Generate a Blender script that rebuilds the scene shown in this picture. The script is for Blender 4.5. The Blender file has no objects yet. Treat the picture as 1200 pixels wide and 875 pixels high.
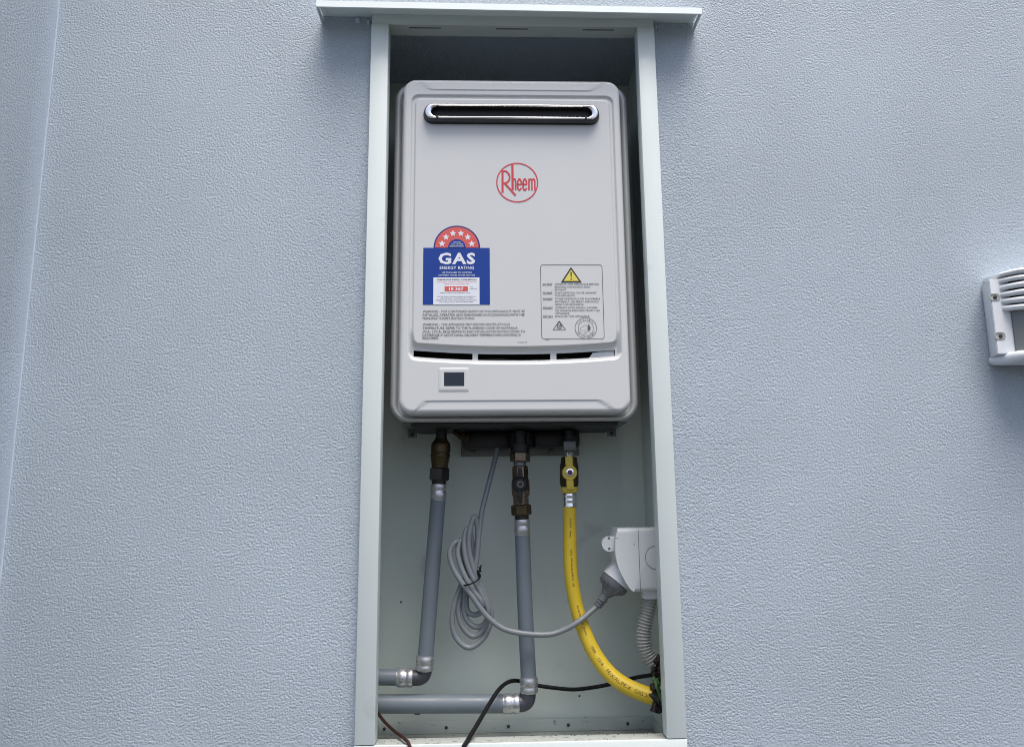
import bpy, bmesh, math, random
import numpy as np
from mathutils import Vector, Matrix
random.seed(7)
R = math.radians
sc = bpy.context.scene
C = sc.collection

# ------------------------------------------------------------ camera
cam_d = bpy.data.cameras.new('camera'); cam = bpy.data.objects.new('camera', cam_d); C.objects.link(cam)
sc.camera = cam
cr, cu, cf = Vector((0.999388,-0.033497,-0.010067)), Vector((0.004311,-0.167659,0.985836)), Vector((0.034710,0.985276,0.167412))
m = Matrix((cr, cu, -cf)).transposed().to_4x4(); m.translation = Vector((-0.04298,-0.99864,0.30075))
cam.matrix_world = m
cam_d.sensor_fit = 'HORIZONTAL'; cam_d.sensor_width = 36; cam_d.lens = 36*870/1200
cam_d.clip_start = 0.01; cam_d.clip_end = 1000
cam_d.shift_y = 0

# ------------------------------------------------------------ light
SUN_EL, SUN_AZ = R(73), R(-24)        # overcast daylight from high in front of the wall, slightly from the right
w = bpy.data.worlds.new('World'); sc.world = w; w.use_nodes = True
nt = w.node_tree; bg = nt.nodes['Background']
sky = nt.nodes.new('ShaderNodeTexSky'); sky.sky_type = 'NISHITA'; sky.sun_disc = False
sky.sun_elevation = SUN_EL; sky.air_density = 0.7; sky.dust_density = 5.0; sky.ozone_density = 1.2; sky.altitude = 50
# direction from the wall towards the sun
sd = Vector((math.sin(-SUN_AZ)*math.cos(SUN_EL), -math.cos(SUN_AZ)*math.cos(SUN_EL), math.sin(SUN_EL)))
sky.sun_rotation = math.atan2(sd.x, sd.y)
nt.links.new(sky.outputs[0], bg.inputs[0]); bg.inputs[1].default_value = 0.085
sun_d = bpy.data.lights.new('sun', 'SUN'); sun_d.energy = 1.5; sun_d.angle = R(38); sun_d.color = (1, .97, .92)
sun = bpy.data.objects.new('sun', sun_d); C.objects.link(sun)
sun.rotation_euler = (-sd).to_track_quat('-Z', 'Y').to_euler()
sc.view_settings.view_transform = 'Standard'; sc.view_settings.look = 'None'
sc.view_settings.exposure = 1.42; sc.view_settings.gamma = 1
sc.render.engine = 'CYCLES'; sc.cycles.pixel_filter_type = 'BLACKMAN_HARRIS'; sc.cycles.filter_width = 1.0

# ------------------------------------------------------------ materials
def mat(name, col, rough=.5, metal=0, spec=.5, coat=0, var=0, vscale=20, rvar=0, bump=0, bscale=300, dirt=0, dcol=(.05,.045,.04), dscale=60, dth=.62, aniso=0):
    M = bpy.data.materials.new(name); M.use_nodes = True
    n = M.node_tree; b = n.nodes['Principled BSDF']; L = n.links.new
    b.inputs['Base Color'].default_value = (*col, 1); b.inputs['Roughness'].default_value = rough
    b.inputs['Metallic'].default_value = metal; b.inputs['Specular IOR Level'].default_value = spec
    b.inputs['Coat Weight'].default_value = coat; b.inputs['Coat Roughness'].default_value = .15
    tc = n.nodes.new('ShaderNodeTexCoord'); co = tc.outputs['Object']
    def noise(scale, detail=3):
        t = n.nodes.new('ShaderNodeTexNoise'); t.inputs['Scale'].default_value = scale; t.inputs['Detail'].default_value = detail
        L(co, t.inputs['Vector']); return t.outputs['Fac']
    def rng(v, a, b_, c, d):
        r = n.nodes.new('ShaderNodeMapRange'); L(v, r.inputs[0])
        for i, q in enumerate((a, b_, c, d)): r.inputs[i+1].default_value = q
        return r.outputs[0]
    cur = None
    if var:
        mx = n.nodes.new('ShaderNodeMix'); mx.data_type = 'RGBA'
        mx.inputs[6].default_value = (*[c*(1-var) for c in col], 1); mx.inputs[7].default_value = (*[min(1, c*(1+var)) for c in col], 1)
        L(noise(vscale, 5), mx.inputs[0]); cur = mx.outputs[2]
    if dirt:
        mx = n.nodes.new('ShaderNodeMix'); mx.data_type = 'RGBA'
        mx.inputs[6].default_value = (*col, 1)
        if cur: L(cur, mx.inputs[6])
        mx.inputs[7].default_value = (*dcol, 1)
        f = rng(noise(dscale, 6), dth, dth+.08, 0, dirt); L(f, mx.inputs[0]); cur = mx.outputs[2]
    if cur: L(cur, b.inputs['Base Color'])
    if rvar: L(rng(noise(vscale*1.7, 4), .3, .7, max(0, rough-rvar), min(1, rough+rvar)), b.inputs['Roughness'])
    if bump:
        bp = n.nodes.new('ShaderNodeBump'); bp.inputs['Strength'].default_value = 1; bp.inputs['Distance'].default_value = bump
        L(noise(bscale, 3), bp.inputs['Height']); L(bp.outputs[0], b.inputs['Normal'])
    return M

def stucco(name, col, smooth_corner=False):
    M = bpy.data.materials.new(name); M.use_nodes = True
    n = M.node_tree; b = n.nodes['Principled BSDF']; L = n.links.new
    b.inputs['Roughness'].default_value = .5; b.inputs['Specular IOR Level'].default_value = .45
    tc = n.nodes.new('ShaderNodeTexCoord')
    mp = n.nodes.new('ShaderNodeMapping'); L(tc.outputs['Object'], mp.inputs[0]); mp.inputs['Scale'].default_value = (1, 1, 1.05)
    # irregular lumps: warp the coordinates, then sum a lumpy and a fine noise
    wn = n.nodes.new('ShaderNodeTexNoise'); wn.inputs['Scale'].default_value = 110; wn.inputs['Detail'].default_value = 2; L(mp.outputs[0], wn.inputs['Vector'])
    vm = n.nodes.new('ShaderNodeVectorMath'); vm.operation = 'MULTIPLY_ADD'; L(wn.outputs['Color'], vm.inputs[0])
    vm.inputs[1].default_value = (.0028,)*3; L(mp.outputs[0], vm.inputs[2])
    def noise(sc_, det, rough=.5):
        t = n.nodes.new('ShaderNodeTexNoise'); t.inputs['Scale'].default_value = sc_; t.inputs['Detail'].default_value = det
        t.inputs['Roughness'].default_value = rough; L(vm.outputs[0], t.inputs['Vector']); return t.outputs['Fac']
    def math_(op, a, b_):
        t = n.nodes.new('ShaderNodeMath'); t.operation = op
        for i, q in enumerate((a, b_)):
            if isinstance(q, (int, float)): t.inputs[i].default_value = q
            else: L(q, t.inputs[i])
        return t.outputs[0]
    vo = n.nodes.new('ShaderNodeTexVoronoi'); vo.inputs['Scale'].default_value = 330; L(vm.outputs[0], vo.inputs['Vector'])
    h = math_('ADD', math_('MULTIPLY', noise(300, 6, .78), .85), math_('MULTIPLY', math_('SUBTRACT', 1, vo.outputs['Distance']), .34))
    big = n.nodes.new('ShaderNodeTexNoise'); big.inputs['Scale'].default_value = 3.5; big.inputs['Detail'].default_value = 3; L(tc.outputs['Object'], big.inputs['Vector'])
    r = n.nodes.new('ShaderNodeMapRange'); L(big.outputs['Fac'], r.inputs[0]); r.inputs[1].default_value = .3; r.inputs[2].default_value = .7; r.inputs[3].default_value = .88; r.inputs[4].default_value = 1.08
    amp = r.outputs[0]
    if smooth_corner:       # trowelled smoother beside the internal corner
        sx = n.nodes.new('ShaderNodeSeparateXYZ'); L(tc.outputs['Object'], sx.inputs[0])
        r2 = n.nodes.new('ShaderNodeMapRange'); L(sx.outputs[smooth_corner-1], r2.inputs[0])
        lo, hi = ((-.671, -.650) if smooth_corner == 1 else (.012, -.03))
        r2.inputs[1].default_value = lo; r2.inputs[2].default_value = hi; r2.inputs[3].default_value = (.85 if smooth_corner == 1 else .5); r2.inputs[4].default_value = 1
        amp = math_('MULTIPLY', amp, r2.outputs[0])
    bp = n.nodes.new('ShaderNodeBump'); bp.inputs['Distance'].default_value = STUCCO_D; L(amp, bp.inputs['Strength']); L(h, bp.inputs['Height'])
    L(bp.outputs[0], b.inputs['Normal'])
    mx = n.nodes.new('ShaderNodeMix'); mx.data_type = 'RGBA'
    mx.inputs[6].default_value = (*[c*.98 for c in col], 1); mx.inputs[7].default_value = (*[c*1.02 for c in col], 1)
    L(big.outputs['Fac'], mx.inputs[0])
    L(mx.outputs[2], b.inputs['Base Color'])
    return M
STUCCO_D = .0058

M_wall = stucco('blue_grey_render', (.53, .615, .70), 1)
M_wall2 = stucco('blue_grey_render_side', (.54, .625, .71), 2)
M_ground = mat('dark_asphalt', (.042, .043, .041), .9, var=.15, vscale=8, bump=.002, bscale=60)
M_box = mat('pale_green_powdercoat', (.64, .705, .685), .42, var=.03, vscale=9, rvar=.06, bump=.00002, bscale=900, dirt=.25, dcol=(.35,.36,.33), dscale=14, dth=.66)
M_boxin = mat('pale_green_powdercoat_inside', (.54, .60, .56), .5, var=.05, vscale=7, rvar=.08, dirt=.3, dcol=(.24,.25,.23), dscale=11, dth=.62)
M_up = mat('grimy_powdercoat', (.46, .51, .48), .55, var=.10, vscale=18, dirt=.8, dcol=(.13,.115,.09), dscale=48, dth=.64)
M_lip = mat('dirty_shaded_powdercoat', (.30, .325, .305), .55, var=.08, vscale=25, dirt=.85, dcol=(.09,.085,.07), dscale=120, dth=.60)  # dirt speckles over a base darkened to stand for shade on the sill
M_cap = mat('white_flashing', (.78, .85, .84), .35, var=.02, vscale=14, rvar=.05)
M_slot = mat('dark_slot', (.01, .01, .01), .9)
M_heater = mat('silver_enamel', (.585, .60, .595), .42, metal=.05, var=.022, vscale=12, rvar=.04, coat=.15)
M_case = mat('silver_enamel_case', (.54, .55, .545), .38, metal=.15, var=.02, vscale=18, rvar=.05)
M_black = mat('black_plastic', (.007, .007, .008), .5)
M_inner = mat('near_black_interior', (.012, .012, .013), .7)  # near-black lining of the air intake, flue throat and alarm box core
M_chrome = mat('polished_steel', (.85, .85, .85), .12, metal=1, rvar=.05, vscale=60)
M_steel = mat('brushed_steel', (.55, .55, .54), .32, metal=1, var=.1, vscale=80, rvar=.12, bump=.0002, bscale=260)
M_crimp = mat('crimped_alloy', (.50, .51, .52), .36, metal=.85, var=.18, vscale=90, rvar=.15, bump=.0004, bscale=180)
M_galv = mat('galvanised', (.17, .178, .175), .5, metal=.7, var=.12, vscale=60)
M_dsteel = mat('worn_dark_steel', (.19, .15, .115), .33, metal=.95, var=.35, vscale=110, rvar=.15)
M_brass = mat('tarnished_brass', (.085, .062, .03), .42, metal=.8, var=.4, vscale=120, rvar=.15, bump=.0004, bscale=400)
M_nut = mat('dark_nut', (.045, .043, .04), .4, metal=.7, var=.3, vscale=120, rvar=.1)
M_pipe = mat('grey_pipe', (.148, .178, .205), .45, var=.1, vscale=30, rvar=.1, dirt=.3, dcol=(.25,.27,.29), dscale=40, dth=.66)
M_elbow = mat('charcoal_fitting', (.045, .048, .062), .4, var=.1, vscale=60)
M_hose = mat('yellow_hose', (.68, .49, .03), .42, var=.08, vscale=40, rvar=.08, dirt=.35, dcol=(.42,.24,.02), dscale=90, dth=.64)
M_print = mat('hose_print', (.16, .08, .01), .6)
M_yell = mat('yellow_handle', (.64, .50, .06), .4, var=.12, vscale=90)
M_cable = mat('grey_cable', (.19, .21, .225), .42, var=.04, vscale=60)
M_plug = mat('grey_plug', (.14, .15, .165), .5, var=.05, vscale=60)
M_white = mat('white_plastic', (.66, .69, .70), .35, var=.02, vscale=30, rvar=.05)
M_cond = mat('grey_conduit', (.34, .35, .33), .5, var=.06, vscale=60)
M_blackcab = mat('black_cable', (.005, .005, .005), .55, spec=.2)
M_redcab = mat('black_red_cable', (.03, .009, .008), .6, spec=.2, var=.5, vscale=60)
M_foam = mat('black_sealant', (.006, .006, .006), .6, bump=.003, bscale=120)
M_green = mat('green_wire', (.045, .12, .035), .45)
M_screen = mat('dark_screen', (.012, .018, .028), .12)
M_red = mat('red_print', (.58, .035, .05), .5)
M_lred = mat('label_red', (.62, .10, .085), .45)
M_blue = mat('label_blue', (.010, .047, .27), .5, spec=.25)
M_navy = mat('label_navy', (.015, .02, .16), .4)
M_lwhite = mat('label_white', (.72, .75, .80), .4)
M_ink = mat('black_ink', (.018, .019, .025), .55)
M_inkgrey = mat('grey_ink', (.10, .105, .12), .55)
M_yprint = mat('yellow_print', (.68, .60, .10), .45)
M_screw = mat('screw_dark', (.05, .05, .05), .5, metal=.5)
M_siren = mat('white_siren_plastic', (.72, .75, .77), .45, var=.02, vscale=30, dirt=.12, dcol=(.4,.4,.38), dscale=50, dth=.56)
M_lens = mat('grey_grille', (.17, .18, .185), .5)
M_bead = mat('sealant_bead', (.54, .62, .70), .5)
M_purple = mat('purple_cap', (.12, .03, .08), .4)

# ------------------------------------------------------------ helpers
def finish(o, label=None, cat=None, group=None, kind=None):
    if label: o['label'] = label
    if cat: o['category'] = cat
    if group: o['group'] = group
    if kind: o['kind'] = kind
    return o
def thing(name, label, cat, loc=(0, 0, 0), group=None):
    o = bpy.data.objects.new(name, None); C.objects.link(o); o.location = loc; o.empty_display_size = .05
    return finish(o, label, cat, group)
def obj(name, bm, m, parent=None, sharp=32, label=None, normals=True):
    me = bpy.data.meshes.new(name)
    if normals: bmesh.ops.recalc_face_normals(bm, faces=bm.faces)
    bm.to_mesh(me); bm.free()
    for mm in (m if isinstance(m, (list, tuple)) else [m]): me.materials.append(mm)
    return link(name, me, parent, sharp, label)
def link(name, me, parent, sharp=32, label=None):
    me.polygons.foreach_set('use_smooth', [True]*len(me.polygons)); me.set_sharp_from_angle(angle=R(sharp))
    o = bpy.data.objects.new(name, me); C.objects.link(o)
    if parent:
        o.parent = parent
        p = parent; off = Vector((0, 0, 0))
        while p: off += p.location; p = p.parent
        o.location = -off
    if label: o['label'] = label
    return o
def BM(): return bmesh.new()
def box(bm, x0, x1, y0, y1, z0, z1, bev=0, seg=2, mi=0):
    vs = [bm.verts.new((x, y, z)) for x in (x0, x1) for y in (y0, y1) for z in (z0, z1)]
    F = [(0, 1, 3, 2), (4, 6, 7, 5), (0, 4, 5, 1), (2, 3, 7, 6), (0, 2, 6, 4), (1, 5, 7, 3)]
    fs = [bm.faces.new([vs[i] for i in f]) for f in F]
    for f in fs: f.material_index = mi
    if bev:
        es = list({e for f in fs for e in f.edges})
        bmesh.ops.bevel(bm, geom=es, offset=bev, segments=seg, affect='EDGES', profile=.5, clamp_overlap=True)
    return bm
def rrect(x0, x1, z0, z1, r, n=8):
    r = max(.0002, min(r, (x1-x0)/2-1e-5, (z1-z0)/2-1e-5)); out = []
    for cx, cz, a in ((x1-r, z1-r, 0), (x0+r, z1-r, 90), (x0+r, z0+r, 180), (x1-r, z0+r, 270)):
        for k in range(n+1):
            t = R(a+90*k/n); out.append((cx+r*math.cos(t), cz+r*math.sin(t)))
    return out
def loft(bm, loops, cap0=True, cap1=True, mi=0):
    rows = [[bm.verts.new(p) for p in lp] for lp in loops]; n = len(rows[0])
    for a, b in zip(rows, rows[1:]):
        for i in range(n):
            f = bm.faces.new((a[i], a[(i+1) % n], b[(i+1) % n], b[i])); f.material_index = mi
    if cap0: bm.faces.new(rows[0][::-1]).material_index = mi
    if cap1: bm.faces.new(rows[-1]).material_index = mi
    return bm
def rr_loft(bm, prof, n=8, cap0=True, cap1=True):   # prof: (x0,x1,z0,z1,r,y)
    return loft(bm, [[(x, p[5], z) for x, z in rrect(*p[:5], n)] for p in prof], cap0, cap1)
def frame_of(d):
    d = d.normalized(); a = Vector((0, 0, 1)) if abs(d.z) < .9 else Vector((0, 1, 0))
    u = d.cross(a).normalized(); return u, d.cross(u).normalized()
def lathe(bm, a, b, prof, seg=24, rot=0, cap=True):     # prof: (distance along a->b as fraction, radius)
    a, b = Vector(a), Vector(b); d = b-a; u, v = frame_of(d)
    loops = [[a+d*t+u*(r*math.cos(2*math.pi*i/seg+rot))+v*(r*math.sin(2*math.pi*i/seg+rot)) for i in range(seg)] for t, r in prof]
    return loft(bm, loops, cap, cap)
def spline(pts, n=8, closed=False):
    P = [Vector(p) for p in pts]; out = []; N = len(P)
    rngs = range(N if closed else N-1)
    for i in rngs:
        p0 = P[(i-1) % N] if closed or i > 0 else P[0]*2-P[1]
        p1 = P[i]; p2 = P[(i+1) % N]
        p3 = P[(i+2) % N] if closed or i < N-2 else P[-1]*2-P[-2]
        for k in range(n):
            t = k/n
            out.append(.5*((2*p1)+(p2-p0)*t+(2*p0-5*p1+4*p2-p3)*t*t+(3*p1-p0-3*p2+p3)*t**3))
    if not closed: out.append(P[-1])
    return out
def resample(pts, step):
    L = [0]
    for a, b in zip(pts, pts[1:]): L.append(L[-1]+(b-a).length)
    n = max(2, int(L[-1]/step)); out = []; j = 0
    for k in range(n+1):
        s = L[-1]*k/n
        while j < len(L)-2 and L[j+1] < s: j += 1
        t = (s-L[j])/max(1e-9, L[j+1]-L[j]); out.append(pts[j].lerp(pts[j+1], min(1, t)))
    return out, L[-1]
def tube(bm, pts, r, seg=12, cap=True):
    T = [(pts[min(i+1, len(pts)-1)]-pts[max(i-1, 0)]).normalized() for i in range(len(pts))]
    u, v = frame_of(T[0]); loops = []
    for i, p in enumerate(pts):
        t = T[i]; u = (u-t*u.dot(t)).normalized(); v = t.cross(u)
        rr = r(i/(len(pts)-1)) if callable(r) else r
        loops.append([p+u*(rr*math.cos(2*math.pi*k/seg))+v*(rr*math.sin(2*math.pi*k/seg)) for k in range(seg)])
    return loft(bm, loops, cap, cap)
def poly(bm, pts, y0, y1, bev=0, mi=0):    # outline in x,z extruded between y0 and y1
    a = [bm.verts.new((x, y0, z)) for x, z in pts]; b = [bm.verts.new((x, y1, z)) for x, z in pts]; n = len(pts)
    fs = [bm.faces.new(a), bm.faces.new(b[::-1])]
    es = list(fs[0].edges)
    for i in range(n): fs.append(bm.faces.new((a[i], b[i], b[(i+1) % n], a[(i+1) % n])))
    for f in fs: f.material_index = mi
    if bev: bmesh.ops.bevel(bm, geom=es, offset=bev, segments=3, affect='EDGES', profile=.5)
    return bm
PR = .0003
def flat(bm, pts, y):      # a printed shape: thin film
    return poly(bm, pts, y, y+PR*.8)
def ring(bm, cx, cz, r0, r1, y, n=48, a0=0, a1=360):
    k = n if a1-a0 < 360 else n
    P0 = []; P1 = []
    full = a1-a0 >= 360
    for i in range(n if full else n+1):
        t = R(a0+(a1-a0)*i/n)
        P0.append(bm.verts.new((cx+r0*math.cos(t), y, cz+r0*math.sin(t)))); P1.append(bm.verts.new((cx+r1*math.cos(t), y, cz+r1*math.sin(t))))
    m_ = len(P0)
    for i in range(m_ if full else m_-1): bm.faces.new((P0[i], P0[(i+1) % m_], P1[(i+1) % m_], P1[i]))
    return bm
def stroke(bm, pts, wd, y):     # ribbon along a polyline in x,z
    P = [Vector((x, z)) for x, z in pts]; L = []; Rr = []
    for i, p in enumerate(P):
        t = (P[min(i+1, len(P)-1)]-P[max(i-1, 0)]).normalized(); nn = Vector((-t.y, t.x))
        q = p+nn*wd/2; s_ = p-nn*wd/2
        L.append(bm.verts.new((q.x, y, q.y))); Rr.append(bm.verts.new((s_.x, y, s_.y)))
    for i in range(len(P)-1): bm.faces.new((L[i], L[i+1], Rr[i+1], Rr[i]))
    return bm
def circ(cx, cz, r, n=32, a0=0, a1=360):
    return [(cx+r*math.cos(R(a0+(a1-a0)*i/n)), cz+r*math.sin(R(a0+(a1-a0)*i/n))) for i in range(n+(1 if a1-a0 < 360 else 0))]
_dg = bpy.context.evaluated_depsgraph_get
def text(bm, s, x, z, h, y, width=None, align='LEFT', bold=0, shear=0, sp=1.0):
    """lettering lying on the plane y: x, z of the baseline start (or centre), cap height h, fitted to width"""
    cu = bpy.data.curves.new('lettering', 'FONT'); cu.body = s; cu.size = 1; cu.align_x = 'LEFT'; cu.offset = bold; cu.space_character = sp; cu.resolution_u = 2
    o = bpy.data.objects.new('lettering', cu); C.objects.link(o); bpy.context.view_layer.update()
    me = bpy.data.meshes.new_from_object(o.evaluated_get(_dg()))
    bpy.data.objects.remove(o); bpy.data.curves.remove(cu)
    if not len(me.vertices): return bm
    co = np.empty(len(me.vertices)*3); me.vertices.foreach_get('co', co); co = co.reshape(-1, 3)
    x0, x1 = co[:, 0].min(), co[:, 0].max(); sz = h/.70
    sx = (width/(x1-x0)) if width else sz
    W_ = (x1-x0)*sx; ox = {'LEFT': 0, 'CENTER': -W_/2, 'RIGHT': -W_}[align]
    vs = [bm.verts.new((x+ox+(c[0]-x0)*sx+shear*c[1]*sz, y, z+c[1]*sz)) for c in co]
    for p in me.polygons:
        try: bm.faces.new([vs[i] for i in p.vertices])
        except ValueError: pass
    bpy.data.meshes.remove(me)
    return bm
def pobj(name, bm, m, parent, label=None):      # printed things: faces towards -y
    for f in bm.faces:
        f.normal_update()
        if f.normal.y > 0: f.normal_flip()
    return obj(name, bm, m, parent, normals=False, label=label)

# ------------------------------------------------------------ ground and walls
GZ = -1.08
bm = BM(); box(bm, -150, 150, -150, 150, GZ-.3, GZ)
finish(obj('ground', bm, M_ground), kind='structure')

WY = .012                       # face of the render
bm = BM()
xs = [-.671, -.2092, .2092, 3.2]; zs = [GZ, -.046, 1.012, 1.75]
yb = .30
vf = {}
for j, yy in enumerate((WY, yb)):
    for a, x in enumerate(xs):
        for b, z in enumerate(zs): vf[a, b, j] = bm.verts.new((x, yy, z))
for j in (0, 1):
    for a in range(3):
        for b in range(3):
            if (a, b) == (1, 1): continue
            bm.faces.new([vf[k] for k in ((a, b, j), (a+1, b, j), (a+1, b+1, j), (a, b+1, j))])
for lp in ([(1, 1), (2, 1), (2, 2), (1, 2)],):
    for i in range(4):
        p, q = lp[i], lp[(i+1) % 4]; bm.faces.new((vf[(*p, 0)], vf[(*q, 0)], vf[(*q, 1)], vf[(*p, 1)]))
edge = [(a, 0) for a in range(4)]+[(3, b) for b in (1, 2, 3)]+[(a, 3) for a in (2, 1, 0)]+[(0, b) for b in (2, 1)]
for i in range(len(edge)):
    p, q = edge[i], edge[(i+1) % len(edge)]; bm.faces.new((vf[(*p, 0)], vf[(*q, 0)], vf[(*q, 1)], vf[(*p, 1)]))
finish(obj('rendered_wall', bm, M_wall), 'broad blue grey rendered house wall with the metal cabinet recessed into it', 'wall')
bm = BM(); box(bm, -.95, -.671, -.62, .30, GZ, 1.75)
wl = finish(obj('return_wall', bm, M_wall2), 'blue grey rendered wall meeting the main wall at the corner on the left edge', 'wall')
bm = BM(); tube(bm, resample([Vector((-.6705, WY-.0005, GZ)), Vector((-.6705, WY-.0005, 1.75))], .03)[0], lambda t: .0010+.0003*math.sin(t*190)*math.sin(t*77), 8)
obj('sealant_bead', bm, M_bead, wl)

# ------------------------------------------------------------ recess cabinet
cab = thing('recess_cabinet', 'tall pale green white metal cabinet set into the rendered wall, its front open', 'cabinet', (0, .1, -.046))
H = .994; SW = .0256; LD = .024
for s in (-1, 1):
    bm = BM(); a, b = sorted((s*.210, s*(.210-SW))); box(bm, a, b, 0, LD, 0, H, .0012)
    obj('stile', bm, M_box, cab)
# lintel: face, underside flange with three vent slots
bm = BM(); box(bm, -.2095, .2095, .0015, .004, H+.0006, H+.022, .0006); obj('lintel', bm, M_box, cab)
bm = BM()
sx_ = [-.2095, -.156, -.108, -.026, .022, .104, .152, .2095]; y0s, y1s, y2s, y3s = .0042, .0095, .0130, .030
for i in range(7):
    if i % 2 == 0: box(bm, sx_[i], sx_[i+1], y0s, y3s, H+.0012, H+.0026)
    else:
        box(bm, sx_[i], sx_[i+1], y0s, y1s, H+.0012, H+.0026); box(bm, sx_[i], sx_[i+1], y2s, y3s, H+.0012, H+.0026)
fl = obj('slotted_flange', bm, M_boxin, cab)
for i in (1, 3, 5):
    bm = BM(); box(bm, sx_[i]+.0003, sx_[i+1]-.0003, y1s, y2s, H+.0029, H+.0035); obj('vent_slot', bm, M_slot, fl)
# liner panels
XI = .2085; YB = .190
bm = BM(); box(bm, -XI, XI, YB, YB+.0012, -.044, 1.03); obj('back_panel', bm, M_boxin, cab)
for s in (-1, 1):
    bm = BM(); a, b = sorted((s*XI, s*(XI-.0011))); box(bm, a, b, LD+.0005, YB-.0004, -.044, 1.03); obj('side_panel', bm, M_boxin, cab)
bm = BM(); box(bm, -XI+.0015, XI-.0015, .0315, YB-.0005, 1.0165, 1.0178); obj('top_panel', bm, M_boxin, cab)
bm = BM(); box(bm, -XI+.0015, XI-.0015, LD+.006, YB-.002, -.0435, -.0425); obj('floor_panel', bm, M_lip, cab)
UZ = -.0245
bm = BM(); box(bm, -XI+.0025, XI-.0025, YB-.0032, YB-.0016, -.0422, UZ, .0004); obj('rear_upstand', bm, M_up, cab)
for s in (-1, 1):
    bm = BM(); a, b = sorted((s*(XI-.0016), s*(XI-.003))); box(bm, a, b, LD+.007, YB-.0036, -.0422, UZ, .0004); obj('side_upstand', bm, M_up, cab)
# sill: front face and dirty top lip with shade in its colour
bm = BM(); box(bm, -.2102, .2102, .0002, .0035, -.046, -.0008, .0009); sill = obj('sill', bm, M_box, cab)
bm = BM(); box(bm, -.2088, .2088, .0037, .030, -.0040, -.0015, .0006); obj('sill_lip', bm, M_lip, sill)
for x in (-.197, -.105, -.012, .078, .168):
    bm = BM(); lathe(bm, (x, YB-.0034, -.0335), (x, YB-.0052, -.0335), [(0, .0024), (.5, .0024), (1, .0014)], 10); obj('screw', bm, M_screw, cab)
for q in [(-0.1753,0.1900,0.1476),(0.0963,0.1900,0.0064),(0.1045,0.1900,-0.0254)]:
    bm = BM(); lathe(bm, (q[0], YB-.0002, q[2]), (q[0], YB-.0012, q[2]), [(0, .0016), (1, .0010)], 8); obj('rivet', bm, M_screw, cab)
for z in (.835, .30):
    bm = BM(); lathe(bm, (XI-.001, .10, z), (XI-.0030, .10, z), [(0, .0035), (.6, .0035), (1, .002)], 10); obj('rivet', bm, M_screw, cab)
# loose grit along the lip
bm = BM()
for k in range(190):
    if k < 110: x = random.gauss(.12, .045); y = random.uniform(.0265, .0298)
    elif k < 140: x = random.gauss(-.165, .02); y = random.uniform(.010, .029)
    else: x = random.uniform(-.18, .18); y = random.uniform(.006, .029)
    r = random.choice((.0003, .0004, .0005, .0008))
    if abs(x) > .182: continue
    a = random.uniform(0, 6.28); e = random.uniform(.6, 2.6)
    lathe(bm, (x, y, -.0016), (x+r*e*math.cos(a), y+r*.7*math.sin(a), -.0016+r*.5), [(0, r*.5), (.5, r*.8), (1, r*.3)], 5)
g = obj('grit', bm, M_screw, cab); g['kind'] = 'stuff'
# cap flashing on top of the lintel
CX0, CX1 = -.284, .273
bm = BM()
prof = [(-.031, 1.0075), (-.0315, .9975), (-.0300, .9970), (-.0293, 1.0062), (.0118, 1.0125), (.0118, 1.0215), (.0105, 1.0215), (.0104, 1.0138)]
rows = [[bm.verts.new((x, y, z-.0040*(x-CX0)/(CX1-CX0)+.0005)) for y, z in prof] for x in (CX0, CX1)]
for i in range(len(prof)): bm.faces.new((rows[0][i], rows[0][(i+1) % 8], rows[1][(i+1) % 8], rows[1][i]))
bm.faces.new(rows[0]); bm.faces.new(rows[1][::-1])
cap = finish(obj('cap_flashing', bm, M_cap, None), 'long pale metal flashing strip over the top of the cabinet', 'flashing')
for s in (0, 1):
    x = (CX0, CX1)[s]; bm = BM()
    box(bm, x-.001 if s == 0 else x-.0006, x+.0006 if s == 0 else x+.001, -.029, .0112, .9995-.004*s, 1.0085-.004*s, .0003); obj('end_fold', bm, M_cap, cap)
for (x, z, w_, h_) in ((-.232, 1.006, .008, .005), (-.2155, 1.003, .005, .007), (.215, 1.001, .005, .004)):
    bm = BM(); lathe(bm, (x, WY+.004, z), (x, WY-.006, z), [(0, w_*.6), (.5, w_*.5), (.85, w_*.35), (1, w_*.1)], 10); o = obj('sealant_dab', bm, M_bead, cap)

# ------------------------------------------------------------ water heater
hx = -.0029
ht = thing('water_heater', 'large silver continuous flow gas water heater with chrome slot flue and stickers', 'water heater', (hx, .11, .41))
Cc = (-.1795, .1743, .410, .925, .026); Kk = (-.1630, .1572, .4174, .914, .019)
def lerp5(t): return tuple(a+(b-a)*t for a, b in zip(Cc, Kk))
bm = BM()
rr_loft(bm, [(*Cc, .186), (*Cc, .052), (*lerp5(.05), .0465), (*lerp5(.17), .043), (*lerp5(.33), .0412), (*lerp5(.5), .0415), (*lerp5(.62), .0440), (*lerp5(.70), .049), (*lerp5(1.15), .050)], 10, True, True)
obj('casing', bm, M_case, ht, sharp=50)
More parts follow.
